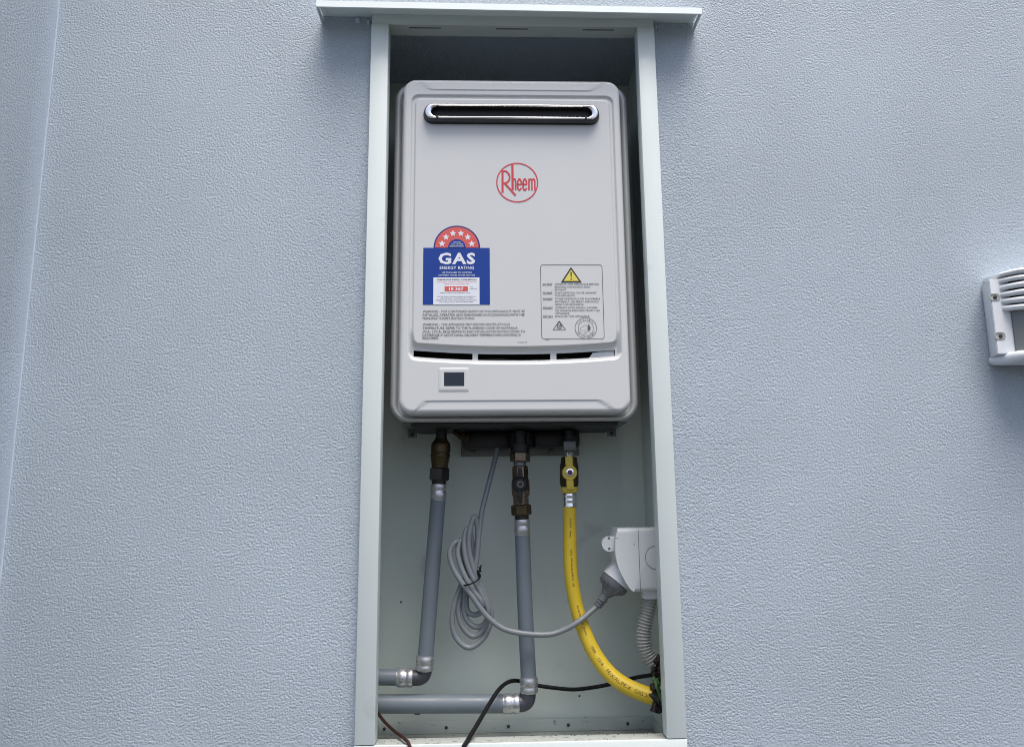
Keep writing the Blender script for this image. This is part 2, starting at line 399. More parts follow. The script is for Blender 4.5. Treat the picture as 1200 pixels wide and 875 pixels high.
# front cover: pressed sheet with groove, raised panel, vent slots (real holes)
kx0, kx1, kz0, kz1, kr = Kk
def sm(t): t = np.clip(t, 0, 1); return t*t*(3-2*t)
def grade(lo, hi, base, fine, spots):
    v = [lo]; 
    while v[-1] < hi:
        d = min([abs(v[-1]-s[0])-s[1] for s in spots]+[1])
        st = fine if d <= 0 else min(base, fine+d*.35)
        v.append(v[-1]+st)
    v[-1] = hi
    return v
mm = .001
keyx = [-.144, -.062, -.0545, .0468, .0553, .138, -.118, .108]
keyz = [.492, .5008, .846, .862]
cxs = grade(kx0, kx1, .004, .0007, [(kx0, .008), (kx1, .008), (-.1485, .006), (.144, .006)])
czs = grade(kz0, kz1, .004, .0007, [(kz0, .008), (kz1, .008), (.500, .019), (.8865, .007), (.8955, .003), (.435, .003)])
def snap(v, keys):
    v = list(v)
    for k in keys:
        i = min(range(len(v)), key=lambda i: abs(v[i]-k)); v[i] = k
    return np.array(sorted(set(v)))
cxs = snap(cxs, keyx); czs = snap(czs, keyz)
X, S = np.meshgrid(cxs, czs)
def curve(x): return .0062*((x+.003)/.143)**2
fade = sm((S-.452)/.028)*sm((.575-S)/.06)
Z = S+curve(X)*fade
def rsd(x, z, x0, x1, z0, z1, r):
    qx = np.abs(x-(x0+x1)/2)-(x1-x0)/2+r; qz = np.abs(z-(z0+z1)/2)-(z1-z0)/2+r
    return np.minimum(np.maximum(qx, qz), 0)+np.hypot(np.maximum(qx, 0), np.maximum(qz, 0))-r
# corner warp onto the rounded outline
def warp(X, Z):
    X2, Z2 = X.copy(), Z.copy()
    for cx, sx in ((kx0+kr, -1), (kx1-kr, 1)):
        for cz, sz in ((kz0+kr, -1), (kz1-kr, 1)):
            a = (X-cx)*sx/kr; b = (Z-cz)*sz/kr; k = (a > 0) & (b > 0)
            m_ = np.maximum(a, b); l = np.hypot(a, b)+1e-9
            X2[k] = (cx+sx*a/l*m_*kr)[k]; Z2[k] = (cz+sz*b/l*m_*kr)[k]
    return X2, Z2
Xw, Zw = warp(X, Z)
Sw = Zw-curve(Xw)*fade
so = rsd(Xw, Sw, -.1515, .1473, .485, .889, .012)      # recess outline
sp = rsd(Xw, Sw, -.1460, .1418, .5060, .8835, .009)    # raised panel outline
low = sm((.53-Sw)/.03)
dep = .0026+.0050*low
wo = .0026+.0046*low
wp = .0024+.0034*low
D = dep*sm(-so/wo)-dep*sm(-sp/wp)
# flat rim facets at top and bottom, each with a small step
tf = np.minimum(np.minimum(Zw-.8955, ((Xw+.1235)+(Zw-.8955)*1.22)*.63), ((.1125-Xw)+(Zw-.8955)*1.75)*.5)
D -= .0010*sm(tf/.0011)-.05*np.clip(Zw-.8955, 0, 1)*(tf > 0)
bf = np.minimum(np.minimum(.4352-Zw, ((Xw+.1245)+(.4352-Zw)*1.3)*.6), ((.112-Xw)+(.4352-Zw)*1.6)*.53)
D += .0011*sm(bf/.0010)-.02*np.clip(.4352-Zw, 0, 1)*(bf > 0)
# display bezel: shallow square recess
sb = rsd(Xw, Zw, -.1085, -.0668, .4478, .4807, .002)
se = rsd(Xw, Zw, kx0, kx1, kz0, kz1, kr); rr = .0065
t = np.clip((rr+se)/rr, 0, 1); D += rr*(1-np.sqrt(np.clip(1-t*t, 0, 1)))
FY = .0120
Y = FY+D
nz, nx = X.shape
idx = np.arange(nx*nz).reshape(nz, nx)
co = np.stack([Xw, Y, Zw], -1).reshape(-1, 3)
xc = (cxs[:-1]+cxs[1:])/2; zc = (czs[:-1]+czs[1:])/2; XC, ZC = np.meshgrid(xc, zc)
hole = (ZC > .492) & (ZC < .5008) & (((XC > -.144) & (XC < -.062)) | ((XC > -.0545) & (XC < .0468)) | ((XC > .0553) & (XC < .138)))
hole |= (ZC > .846) & (ZC < .862) & (XC > -.118) & (XC < .108)
q = np.stack([idx[:-1, :-1], idx[:-1, 1:], idx[1:, 1:], idx[1:, :-1]], -1)[~hole]
# skirt
bi = np.concatenate([idx[0, :], idx[1:, -1], idx[-1, -2::-1], idx[-2:0:-1, 0]])
sk = co[bi].copy(); sk[:, 1] = .0498; n0 = len(co); co = np.concatenate([co, sk]); nb = len(bi)
si = np.arange(nb)+n0; sq = np.stack([bi, si, np.roll(si, -1), np.roll(bi, -1)], -1)
faces = np.concatenate([q, sq])
me = bpy.data.meshes.new('front_cover'); me.vertices.add(len(co)); me.vertices.foreach_set('co', co.ravel())
me.loops.add(faces.size); me.loops.foreach_set('vertex_index', faces.ravel().astype(np.int32))
me.polygons.add(len(faces)); me.polygons.foreach_set('loop_start', np.arange(0, faces.size, 4, dtype=np.int32)); me.polygons.foreach_set('loop_total', np.full(len(faces), 4, dtype=np.int32))
me.update(calc_edges=True); me.materials.append(M_heater)
cover = link('front_cover', me, ht, 60)
# dark combustion chamber tray behind the slots and the flue
def tray(x0, x1, z0, z1, y0, y1, name, m_=M_inner):
    bm = BM(); t_ = .001
    box(bm, x0, x1, y1-t_, y1, z0, z1); box(bm, x0, x0+t_, y0, y1-t_, z0, z1); box(bm, x1-t_, x1, y0, y1-t_, z0, z1)
    box(bm, x0+t_, x1-t_, y0, y1-t_, z0, z0+t_); box(bm, x0+t_, x1-t_, y0, y1-t_, z1-t_, z1)
    return obj(name, bm, m_, ht)
tray(-.155, .150, .470, .520, .0215, .048, 'air_intake')
# pale bracket glimpsed in the right-hand slot, soft curved baffle in the others
bm = BM(); poly(bm, [(.100, .4935), (.107, .5035), (.1375, .5085), (.1385, .4935)], .0222, .0262, .0006); obj('bracket', bm, M_white, ht)
for a, b, dz in ((-.140, -.064, .0025), (-.050, .030, 0), (.058, .098, .0005)):
    bm = BM(); pts = [Vector((a+(b-a)*i/10, .030, .4935+dz*(1-i/5 if dz > .002 else 1)+.0012*math.sin(i*.6))) for i in range(11)]
    tube(bm, pts, .0022, 8); obj('baffle', bm, M_galv, ht)
# slotted flue terminal: black gasket, chrome ring, dark throat with louvre blades
fx0, fx1, fz0, fz1 = -.1325, .1245, .8425, .8700
def stad(ins, y, dx=0): return (fx0+ins+dx, fx1-ins-dx, fz0+ins, fz1-ins, (fz1-fz0)/2-ins, y)
M_flank = mat('steel_dark_reflection', (.10, .105, .11), .42, metal=.9, var=.1, vscale=60, rvar=.1)  # flank of the bright ring, coloured dark for the ground it would mirror
bm = BM(); rr_loft(bm, [stad(-.0005, FY+.0005), stad(-.0005, FY-.0020), stad(.003, FY-.0024)], 12, True, True); obj('flue_gasket', bm, M_black, ht)
bm = BM()
rr_loft(bm, [stad(.0002, FY-.0020), stad(.0004, FY-.0060), stad(.0012, FY-.0092), stad(.0030, FY-.0106)], 14, False, False); obj('flue_collar', bm, M_flank, ht, sharp=50)
bm = BM()
pr = [stad(.0030, FY-.0107), stad(.0032, FY-.0120, .0004), stad(.0040, FY-.0126, .0022), stad(.0048, FY-.0125, .0042), stad(.0054, FY-.0117, .0056), stad(.0057, FY-.0100, .0062)]
rr_loft(bm, pr, 14, False, False); fl_ = obj('flue_ring', bm, M_chrome, ht, sharp=50)
bm = BM(); rr_loft(bm, [stad(.0057, FY-.0101, .0062), stad(.0059, FY+.024, .0062)], 14, False, True); obj('flue_throat', bm, M_inner, ht)
for k, z in enumerate((.8535, .8590)):
    bm = BM(); box(bm, fx0+.010, fx1-.010, FY-.002, FY+.010, z-.0005, z+.0006, .0003); obj('louvre_blade', bm, M_nut, ht)
for x in (-.112, .1035):
    bm = BM(); poly(bm, circ(x, fz0+.0044, .0020, 10), FY-.0132, FY-.0100); obj('drain_notch', bm, M_black, fl_)
# display
bm = BM(); rr_loft(bm, [(-.1085, -.0668, .4478, .4807, .002, FY+.0005), (-.1085, -.0668, .4478, .4807, .002, FY-.0003), (-.1079, -.0674, .4484, .4801, .0015, FY-.0006), (-.1030, -.0714, .4535, .4760, .001, FY-.0006), (-.1010, -.0733, .4554, .4742, .0005, FY-.0004)], 5, False, False)
bz = obj('display_bezel', bm, M_heater, ht)
bm = BM(); box(bm, -.1009, -.0733, FY-.0007, FY-.0003, .4554, .4742); obj('screen', bm, M_screen, bz)
# underside: black tray, mounting tabs
bm = BM(); box(bm, -.150, .146, .058, .183, .4045, .4098, .001); obj('underside_plate', bm, M_black, ht)
for s in (-1, 1):
    x0, x1 = (-.1645, -.1500) if s < 0 else (.1445, .1590)
    bm = BM(); box(bm, x0, x1, .150, .1515, .3960, .4098, .0003); box(bm, x0, x1, .060, .150, .4080, .4097, .0003)
    tb = obj('mounting_tab', bm, M_galv, ht)
    bm = BM(); lathe(bm, ((x0+x1)/2, .1502, .4010), ((x0+x1)/2, .1490, .4010), [(0, .003), (1, .003)], 10); obj('bolt', bm, M_black, tb)
bm = BM(); box(bm, -.0835, .1045, .1845, .1870, .3690, .4098, .0012); plate = obj('mounting_plate', bm, M_galv, ht)
for q_ in ((-.066, .3745), (.060, .3745)):
    bm = BM(); lathe(bm, (q_[0], .1845, q_[1]), (q_[0], .176, q_[1]), [(0, .0045), (.3, .0043), (.31, .003), (.9, .0028), (1, .002)], 12); obj('bolt', bm, M_galv, plate)
# dark plumbing manifold bodies under the heater
bm = BM(); box(bm, -.0790, -.0080, .140, .182, .3780, .4040, .004); obj('wiring_box', bm, M_black, ht)
bm = BM(); box(bm, .0300, .1000, .135, .182, .3790, .4040, .005); lathe(bm, (.010, .15, .402), (.010, .15, .378), [(0, .022), (.6, .023), (1, .019)], 18); obj('gas_manifold', bm, M_black, ht)
for a in [(-0.0779,0.1250,0.4062),(-0.0753,0.1250,0.4010)][:1]:
    bm = BM(); lathe(bm, (a[0]-.014, .120, .4035), (a[0]+.006, .112, .3905), [(0, .005), (.5, .005), (.52, .0065), (1, .0065)], 6); obj('drain_plug', bm, M_brass, ht)

# --- logo, printed in red strokes inside a ring
PY = FY-.0004
k_ = .0296/274; lc = (.0030, .7520)
def L_(pts): return [(lc[0]+(x-478)*k_, lc[1]-(y-455)*k_) for x, y in pts]
bm = BM(); ring(bm, lc[0], lc[1], 265*k_, 281*k_, PY, 64)
def sp2(pts, n=6): return [(v.x, v.y) for v in spline([(x, y, 0) for x, y in pts], n)]
for pts, wd in (([(283, 288), (281, 600)], 22), (sp2([(272, 296), (325, 296), (366, 335), (378, 385), (362, 435), (325, 462), (285, 468)]), 19),
                ([(312, 468), (455, 638)], 22), ([(416, 192), (416, 556)], 24), (sp2([(420, 425), (440, 404), (455, 425), (457, 470), (457, 560)]), 17),
                (sp2([(484, 482), (510, 482), (531, 480), (531, 440), (508, 404), (486, 440), (482, 490), (488, 540), (508, 562), (532, 532)]), 17),
                (sp2([(557, 482), (582, 482), (602, 480), (602, 440), (580, 404), (559, 440), (555, 490), (560, 540), (580, 562), (604, 532)]), 17),
                ([(636, 402), (634, 564)], 17), (sp2([(636, 425), (655, 404), (672, 425), (674, 470), (674, 564)]), 16), (sp2([(674, 425), (694, 404), (712, 425), (714, 470), (714, 568)]), 16)):
    stroke(bm, L_(pts), wd*1.22*k_, PY-.00002*random.random())
pobj('logo', bm, M_red, ht)

# --- energy rating sticker
bx0, bx1, bz0, bz1 = -.1312, -.0373, .5704, .6533; acx = -.0838; ar = .0318
bm = BM(); box(bm, bx0, bx1, PY, FY-.00005, bz0, bz1); st = obj('energy_sticker', bm, M_blue, ht, label='blue energy rating sticker with red arch of six stars')
bm = BM(); flat(bm, circ(acx, bz1, ar+.0012, 40, 0, 180), PY); pobj('arch_border', bm, M_navy, st)
P2 = PY-.00015; P3 = PY-.0003; P4 = PY-.00045
bm = BM(); flat(bm, circ(acx, bz1+.0002, ar-.0010, 40, 0, 180), P2); pobj('arch', bm, M_lred, st)
bm = BM(); flat(bm, circ(acx, bz1+.0003, .0125, 30, 0, 180), P3); pobj('arch_centre', bm, M_blue, st)
for k in range(6):
    a = R(165-30*k); cx, cz = acx+.0218*math.cos(a), bz1+.0004+.0218*math.sin(a)
    pts = []
    for j in range(10):
        r_ = .0051 if j % 2 == 0 else .0022; t_ = R(90+36*j); pts.append((cx+r_*math.cos(t_), cz+r_*math.sin(t_)))
    bm = BM(); flat(bm, pts, P3); pobj('star', bm, M_lwhite, st)
bm = BM()
text(bm, 'THE MORE', acx, bz1+.0074, .0016, P4, .0105, 'CENTER', .01)
text(bm, 'STARS, THE MORE', acx, bz1+.0045, .0017, P4, .0170, 'CENTER', .01)
text(bm, 'ENERGY EFFICIENT', acx, bz1+.0014, .0017, P4, .0200, 'CENTER', .01)
text(bm, 'GAS', acx, .6300, .0155, P2, .0520, 'CENTER', .035, sp=1.14)
text(bm, 'ENERGY RATING', acx, .6218, .0044, P2, .0480, 'CENTER', .016, sp=1.12)
text(bm, 'USE THIS LABEL TO COMPARE', acx, .6160, .0020, P2, .0420, 'CENTER', .01)
text(bm, 'DIFFERENT MODEL WATER HEATERS', acx, .6122, .0020, P2, .0510, 'CENTER', .01)
pobj('sticker_lettering', bm, M_lwhite, st)
wx0, wx1 = -.1166, -.0519
bm = BM(); flat(bm, [(wx0, .5704), (wx1, .5704), (wx1, .6098), (wx0, .6098)], P2); pobj('white_field', bm, M_lwhite, st)
bm = BM(); wcx = (wx0+wx1)/2
text(bm, 'COMPARATIVE ENERGY CONSUMPTION', wcx, .6056, .0019, P3, .0560, 'CENTER', .02)
text(bm, 'MJ', wx1-.0125, .5950, .0015, P3, .0028); text(bm, 'PER YEAR', wx1-.0125, .5922, .0015, P3, .0095)
text(bm, 'WHEN TESTED TO AUSTRALIAN A.G.A.', wcx-.002, .5866, .0016, P3, .0430, 'CENTER')
for i, (s, w_) in enumerate((('ACTUAL ENERGY USE WILL DEPEND ON WHERE YOU', .053), ('LIVE AND HOW THE PRODUCT IS USED', .046), ('APPROVED BY THE AUSTRALIAN GAS ASSOCIATION', .057), ('THIS LABEL MUST NOT BE REMOVED', .048))):
    text(bm, s, wcx, .5812-.0026*i, .0014, P3, w_, 'CENTER')
pobj('field_lettering', bm, M_ink, st)
bm = BM(); text(bm, "THIS MODEL'S ESTIMATED ANNUAL CONSUMPTION", wcx, .6026, .0014, P3, .0560, 'CENTER'); text(bm, 'MEGAJOULES OF NATURAL GAS', wcx, .5996, .0015, P3, .0350, 'CENTER')
flat(bm, [(-.1008, .5896), (-.0682, .5896), (-.0682, .5968), (-.1008, .5968)], P3)
pobj('red_field', bm, M_lred, st)
bm = BM(); text(bm, '18 367', -.0845, .5910, .0044, P4, .0205, 'CENTER', .03); pobj('figures', bm, M_lwhite, st)

# --- printed warnings
bm = BM()
L1 = [('WARNING - FOR CONTINUED SAFETY OF THIS APPLIANCE IT MUST BE', 364.7, 614.8), ('INSTALLED, OPERATED AND MAINTAINED IN ACCORDANCE WITH THE', 368.8, 614.3), ("MANUFACTURER'S INSTRUCTIONS.", 372.7, 556),
      ('WARNING - THIS APPLIANCE MAY DELIVER WATER AT HIGH', 379.7, 597), ('TEMPERATURE. REFER TO THE PLUMBING CODE OF AUSTRALIA', 383.9, 606), ('(PCA), LOCAL REQUIREMENTS AND INSTALLATION INSTRUCTIONS TO', 388, 614.5), ('DETERMINE IF ADDITIONAL DELIVERY TEMPERATURE CONTROL IS', 392, 609.5), ('REQUIRED.', 395.3, 514.5)]
def pz(py): return .5704+(357-py)*.001244     # photo row on the panel to height
def px_(px): return -.1312+(px-495.7)*.001195
for s, py, x1 in L1:
    text(bm, s, px_(495.5)+.0004, pz(py)-.0017, .0034, PY, px_(x1)-px_(495.5), 'LEFT', 0)
text(bm, '700086 BB', px_(606), pz(400.5)-.0006, .0013, PY, .0135)
pobj('warning_print', bm, M_ink, ht)
bm = BM()
gx0, gx1, gz0, gz1 = .0346, .1223, .5212, .6284
outl = rrect(gx0, gx1, gz0, gz1, .0035, 5); stroke(bm, outl+[outl[0]], .0006, PY)
tr = [(.0778, .6252), (.0632, .6026), (.0926, .6026)]
rows = [(333.5, 'OPERATE THIS APPLIANCE BEFORE', 702, 1), (336.8, 'READING THE INSTRUCTION', 691.5, 0), (340, 'BOOKLET.', 664, 0), (343.6, 'PLACE ARTICLES ON OR AGAINST', 699, 1), (346.8, 'THIS APPLIANCE.', 674, 0),
        (350.6, 'STORE CHEMICALS OR FLAMMABLE', 703, 1), (354, 'MATERIALS, OR SPRAY AEROSOLS', 701, 0), (357.2, 'NEAR THIS APPLIANCE.', 684, 0), (361, 'OPERATE WITH PANELS, COVERS', 699.5, 1), (364.4, 'OR GUARDS REMOVED FROM THIS', 702, 0), (367.6, 'APPLIANCE.', 667, 0), (371, 'ENCLOSE THIS APPLIANCE', 690, 1)]
def gx(px): return .0346+(px-633.7)*.001205
def gz_(py): return .5212+(397-py)*.001241
for py, s, x1, dn in rows:
    text(bm, s, gx(650), gz_(py)-.0012, .0025, PY, gx(x1)-gx(650), 'LEFT', 0)
    if dn:
        text(bm, 'DO NOT', gx(636), gz_(py)-.0012, .0025, PY, gx(647.2)-gx(636), 'LEFT', .012)
        stroke(bm, [(gx(636), gz_(py)-.0017), (gx(647.2), gz_(py)-.0017)], .0004, PY)
text(bm, '708893', gx(637), gz0-.0020, .0011, PY, .0070); text(bm, 'A', gx(703.5), gz0-.0020, .0011, PY, .0010)
wpl = pobj('safety_print', bm, M_ink, ht)
bm = BM(); flat(bm, tr, PY-.0001); pobj('triangle_border', bm, M_ink, wpl)
def shrink(t, k):
    cx, cz = sum(p[0] for p in t)/3, sum(p[1] for p in t)/3; return [(cx+(x-cx)*k, cz+(z-cz)*k) for x, z in t]
bm = BM(); flat(bm, shrink(tr, .74), P3); pobj('warning_triangle', bm, M_yprint, wpl)
bm = BM(); flat(bm, [(.0768, .6178), (.0788, .6178), (.0784, .6100), (.0772, .6100)], P4); flat(bm, circ(.0778, .6075, .0011, 12), P4); pobj('exclamation_mark', bm, M_ink, wpl)
# compliance tick in a triangle
bm = BM(); rc = (gx(654.4), gz_(382.3)); T3 = [(rc[0], rc[1]+.0068), (rc[0]-.0088, rc[1]-.0050), (rc[0]+.0088, rc[1]-.0050)]
stroke(bm, [T3[0], T3[1], T3[2], T3[0]], .0013, PY); ring(bm, rc[0], rc[1]-.0007, .0026, .0034, PY-.0001, 24)
stroke(bm, [(rc[0]-.0015, rc[1]-.0004), (rc[0]-.0003, rc[1]-.0018), (rc[0]+.0022, rc[1]+.0014)], .0007, PY-.0001)
pobj('compliance_mark', bm, M_ink, wpl)
bm = BM(); ec = (gx(685.3), gz_(384.7)); ring(bm, *ec, .0148, .0154, PY-.0001, 48); ring(bm, *ec, .0104, .0109, PY-.0001, 40)
aus = [(-.0085, -.001), (-.007, .001), (-.004, .0022), (-.002, .0042), (.0005, .0046), (.0012, .0025), (.0028, .0042), (.0035, .001), (.005, -.002), (.004, -.004), (.001, -.0045), (-.001, -.003), (-.004, -.0036), (-.007, -.0036), (-.0085, -.001)]
stroke(bm, [(ec[0]+a*.95, ec[1]+b*.95) for a, b in aus], .0004, PY-.0001)
fl2 = [(.0035, -.003), (.0022, .0005), (.0032, .0030), (.0036, .0062), (.0056, .0030), (.0068, .0005), (.0055, -.003)]
flat(bm, [(ec[0]+a, ec[1]+b) for a, b in fl2[::-1]], PY-.0002)
text(bm, 'GAS', ec[0]-.001, ec[1]-.0076, .0017, PY-.0001, .0045, 'CENTER'); text(bm, 'TM', ec[0]+.0055, ec[1]-.0066, .0011, PY-.0001, .0018, 'CENTER')
for s, a0, da, flip in (('AUSTRALIAN', 152, -12.5, 1), ('GAS ASSOCIATION', 205, 9.2, -1)):
    for i, ch in enumerate(s):
        if ch == ' ': continue
        a = R(a0+da*i); tb_ = BM(); text(tb_, ch, 0, -.0009, .0018, PY-.0001, .0016, 'CENTER')
        ph = a-math.pi/2 if flip > 0 else a+math.pi/2; r_ = .0128
        mp_ = {}
        for v in tb_.verts:
            x, z = v.co.x, v.co.z
            mp_[v] = bm.verts.new((ec[0]+r_*math.cos(a)+x*math.cos(ph)-z*math.sin(ph), v.co.y, ec[1]+r_*math.sin(a)+x*math.sin(ph)+z*math.cos(ph)))
        for f in tb_.faces: bm.faces.new([mp_[v] for v in f.verts])
        tb_.free()
pobj('gas_emblem', bm, M_inkgrey, wpl)

# ------------------------------------------------------------ pipes
def mpp(y): return .001180*(1+y)
def seglathe(name, a, b, prof, m_, parent, seg=24, rot=0, sharp=32): 
    bm = BM(); lathe(bm, a, b, prof, seg, rot); return obj(name, bm, m_, parent, sharp)
CR = [(0, .0126), (.04, .0133), (.30, .0135), (.36, .0126), (.44, .0126), (.50, .0136), (.86, .0136), (.90, .0129), (1, .0128)]
def sleeve(a, b, parent, r=.0133): return seglathe('crimp_sleeve', a, b, [(t, q_*r/.0133) for t, q_ in CR], M_crimp, parent, 28, 0, 40)
def elbow(corner, d1, d2, l1, l2, r, parent):
    c = Vector(corner); d1 = Vector(d1).normalized(); d2 = Vector(d2).normalized(); rb = r*.95
    pts = [c+d1*l1, c+d1*(rb+.0005)]
    for k in range(1, 8):
        t = k/8; pts.append((c+d1*rb)*(1-t)**2+c*2*t*(1-t)+(c+d2*rb)*t*t)
    pts += [c+d2*(rb+.0005), c+d2*l2]
    bm = BM(); tube(bm, pts, r, 20); return obj('elbow', bm, M_elbow, parent)
# left (hot) pipe
Yp = .120
A = [Vector(p) for p in [(-0.1144,0.1200,0.3247),(-0.1146,0.1200,0.3009),(-0.1316,0.1200,0.0831),(-0.1327,0.1200,0.0623),(-0.1375,0.1200,0.0525),(-0.1490,0.1200,0.0527),(-0.1720,0.1200,0.0534),(-0.2070,0.1200,0.0546)]]
pl = thing('water_pipe', 'left grey water pipe dropping from the heater to the upper elbow at lower left', 'pipe', tuple(A[7]), 'grey water pipes below the heater')
bm = BM(); tube(bm, resample([A[1]+(A[0]-A[1])*.3, A[2]+(A[3]-A[2])*.4], .02)[0], .0112, 24); obj('riser', bm, M_pipe, pl)
sleeve(A[0], A[1], pl, .0118); sleeve(A[3], A[2], pl, .0130)
cor = Vector((A[3].x-.0005, Yp, A[4].z)); elbow(cor, A[3]-cor+Vector((0, 0, .004)), (-1, 0, 0), (A[3]-cor).length, cor.x-A[5].x, .0108, pl)
sleeve(A[5], A[6], pl, .0128); bm = BM(); tube(bm, resample([A[6]+(A[5]-A[6])*.3, Vector((-XI+.0015, Yp, A[7].z))], .02)[0], .0110, 24); obj('branch', bm, M_pipe, pl)
# middle (cold) pipe
B = [Vector(p) for p in [(0.0088,0.1200,0.2723),(0.0095,0.1200,0.2488),(0.0160,0.1200,0.0516),(0.0161,0.1200,0.0296),(0.0141,0.1200,0.0153),(0.0020,0.1200,0.0152),(-0.0211,0.1200,0.0154),(-0.2062,0.1200,0.0185)]]
pm = thing('water_pipe', 'right-hand grey water pipe in the middle of the cabinet, running down to the lowest elbow', 'pipe', tuple(B[7]), 'grey water pipes below the heater')
bm = BM(); tube(bm, resample(spline([B[1]+(B[0]-B[1])*.3, (B[1]+B[2])*.5+Vector((-.0010, 0, 0)), B[2]+(B[3]-B[2])*.4], 10), .02)[0], .0112, 24); obj('riser', bm, M_pipe, pm)
sleeve(B[0], B[1], pm, .0118); sleeve(B[3], B[2], pm, .0128)
cor = Vector((B[4].x, Yp, B[5].z)); elbow(cor, (0, 0, 1), (-1, 0, 0), B[3].z-cor.z, cor.x-B[5].x, .0116, pm)
sleeve(B[5], B[6], pm, .0134); bm = BM(); tube(bm, resample([B[6]+(B[5]-B[6])*.3, Vector((-XI+.0015, Yp, B[7].z))], .02)[0], .0126, 24); obj('branch', bm, M_pipe, pm)
# pipe clip under the branch
bm = BM(); box(bm, -.146, -.138, Yp-.004, Yp+.004, B[7].z-.0150, B[7].z-.0120, .001); obj('clip', bm, M_elbow, pm)

# left inlet fitting
F = [Vector(p) for p in [(-0.1105,0.1200,0.4201),(-0.1110,0.1200,0.3931),(-0.1119,0.1200,0.3842),(-0.1121,0.1200,0.3574),(-0.1129,0.1200,0.3486),(-0.1135,0.1200,0.3461),(-0.1138,0.1200,0.3297),(-0.1140,0.1200,0.3234)]]
fv = thing('brass_fitting', 'tarnished brass union with a dark hexagonal nut on the left water pipe', 'pipe fitting', tuple(F[6]))
seglathe('stub', F[0], F[1], [(0, .0082), (1, .0082)], M_black, fv)
seglathe('body', F[1], F[4], [(0, .0088), (.05, .0092), (.18, .0138), (.22, .0144), (.48, .0146), (.50, .0138), (.53, .0138), (.55, .0148), (.62, .0150), (.66, .0140), (.78, .0138), (.80, .0130), (1, .0120)], M_brass, fv, 28)
seglathe('nut', F[4]+Vector((0, 0, .0004)), F[6], [(0, .0130), (.10, .0150), (.9, .0150), (1, .0130)], M_nut, fv, 6, R(12), 20)
seglathe('collar', F[6], F[7], [(0, .0108), (1, .0108)], M_black, fv)
# middle isolation valve
G = [Vector(p) for p in [(0.0078,0.1180,0.4114),(0.0073,0.1180,0.3703),(0.0069,0.1180,0.3563),(0.0068,0.1180,0.3500),(0.0068,0.1180,0.3298),(0.0069,0.1180,0.3059),(0.0077,0.1180,0.2934),(0.0084,0.1180,0.2779),(0.0087,0.1180,0.2723),(0.0061,0.1180,0.3229)]]
mv = thing('isolation_valve', 'dark steel isolation valve with black butterfly handle on the middle water pipe', 'valve', tuple(G[7]))
seglathe('stub', Vector((G[0].x, .118, .402)), G[1], [(0, .0100), (.6, .0100), (.62, .0140), (1, .0140)], M_black, mv)
seglathe('upper_nut', G[1], G[2], [(0, .0140), (.1, .0152), (.9, .0152), (1, .0140)], M_dsteel, mv, 6, R(0), 20)
seglathe('neck', G[2], G[3], [(0, .0095), (1, .0095)], M_galv, mv)
seglathe('valve_body', G[3], G[6], [(0, .0110), (.02, .0126), (.33, .0126), (.36, .0132), (.42, .0142), (.62, .0144), (.75, .0138), (.78, .0122), (1, .0122)], M_dsteel, mv, 8, R(22.5), 24)
seglathe('brass_nut', G[6], G[7], [(0, .0130), (.1, .0150), (.9, .0150), (1, .0130)], M_brass, mv, 6, R(0), 20)
seglathe('collar', G[7], G[8], [(0, .0104), (1, .0104)], M_black, mv)
hc = G[9]; hy = .100
bm = BM(); lathe(bm, (hc.x, .110, hc.z), (hc.x, hy-.004, hc.z), [(0, .0120), (.5, .0122), (.8, .0115), (1, .0080)], 24)
for s in (1, -1):
    z1 = hc.z+s*.0245 if s > 0 else hc.z-.0275
    poly(bm, [(hc.x-.0045, hc.z+s*.007), (hc.x-.0020, z1), (hc.x+.0020, z1), (hc.x+.0045, hc.z+s*.007)][::s], hy-.002, hy+.005, .0008)
hd = obj('handle', bm, M_black, mv)
bm = BM(); lathe(bm, (hc.x, hy-.0035, hc.z), (hc.x, hy-.0065, hc.z), [(0, .0055), (.7, .0055), (1, .0046)], 20); sw_ = obj('screw', bm, M_galv, hd)
bm = BM(); lathe(bm, (hc.x, hy-.0066, hc.z), (hc.x, hy-.0069, hc.z), [(0, .0030), (1, .0030)], 6); o = obj('screw_socket', bm, M_black, mv)
# gas valve
K = [Vector(p) for p in [(0.0812,0.1160,0.4081),(0.0813,0.1160,0.3862),(0.0810,0.1160,0.3722),(0.0808,0.1160,0.3633),(0.0797,0.1160,0.3165),(0.0798,0.1160,0.3102),(0.0797,0.1160,0.2890),(0.0789,0.1160,0.3392)]]
gv = thing('gas_valve', 'gas isolation valve with a yellow lever handle above the yellow hose', 'valve', tuple(K[5]))
seglathe('stub', Vector((K[0].x, .116, .402)), K[1], [(0, .0068), (.5, .0068), (.52, .0095), (.8, .0095), (.82, .007), (1, .007)], M_black, gv)
bm = BM(); box(bm, K[1].x-.0092, K[1].x+.0092, .107, .125, K[2].z, K[1].z, .0012); obj('upper_nut', bm, M_galv, gv)
seglathe('neck', K[2], K[3], [(0, .0062), (.3, .0074), (.6, .0062), (1, .0062)], M_steel, gv)
seglathe('valve_body', K[3], K[4], [(0, .0095), (.03, .0120), (.18, .0125), (.25, .0138), (.85, .0142), (.92, .0128), (1, .0120)], M_brass, gv, 12, 0, 24)
seglathe('collar', K[4]+Vector((0, 0, .002)), K[5]+Vector((0, 0, -.0005)), [(0, .0124), (.2, .0130), (.8, .0126), (1, .0108)], M_yell, gv)
hc = K[7]; hy = .098
bm = BM(); lathe(bm, (hc.x, .108, hc.z), (hc.x, hy-.003, hc.z), [(0, .0106), (.7, .0113), (1, .0104)], 28)
poly(bm, [(hc.x-.0054, hc.z+.006), (hc.x-.0060, hc.z+.0235), (hc.x+.0048, hc.z+.0235), (hc.x+.0050, hc.z+.006)], hy-.001, hy+.004, .001)
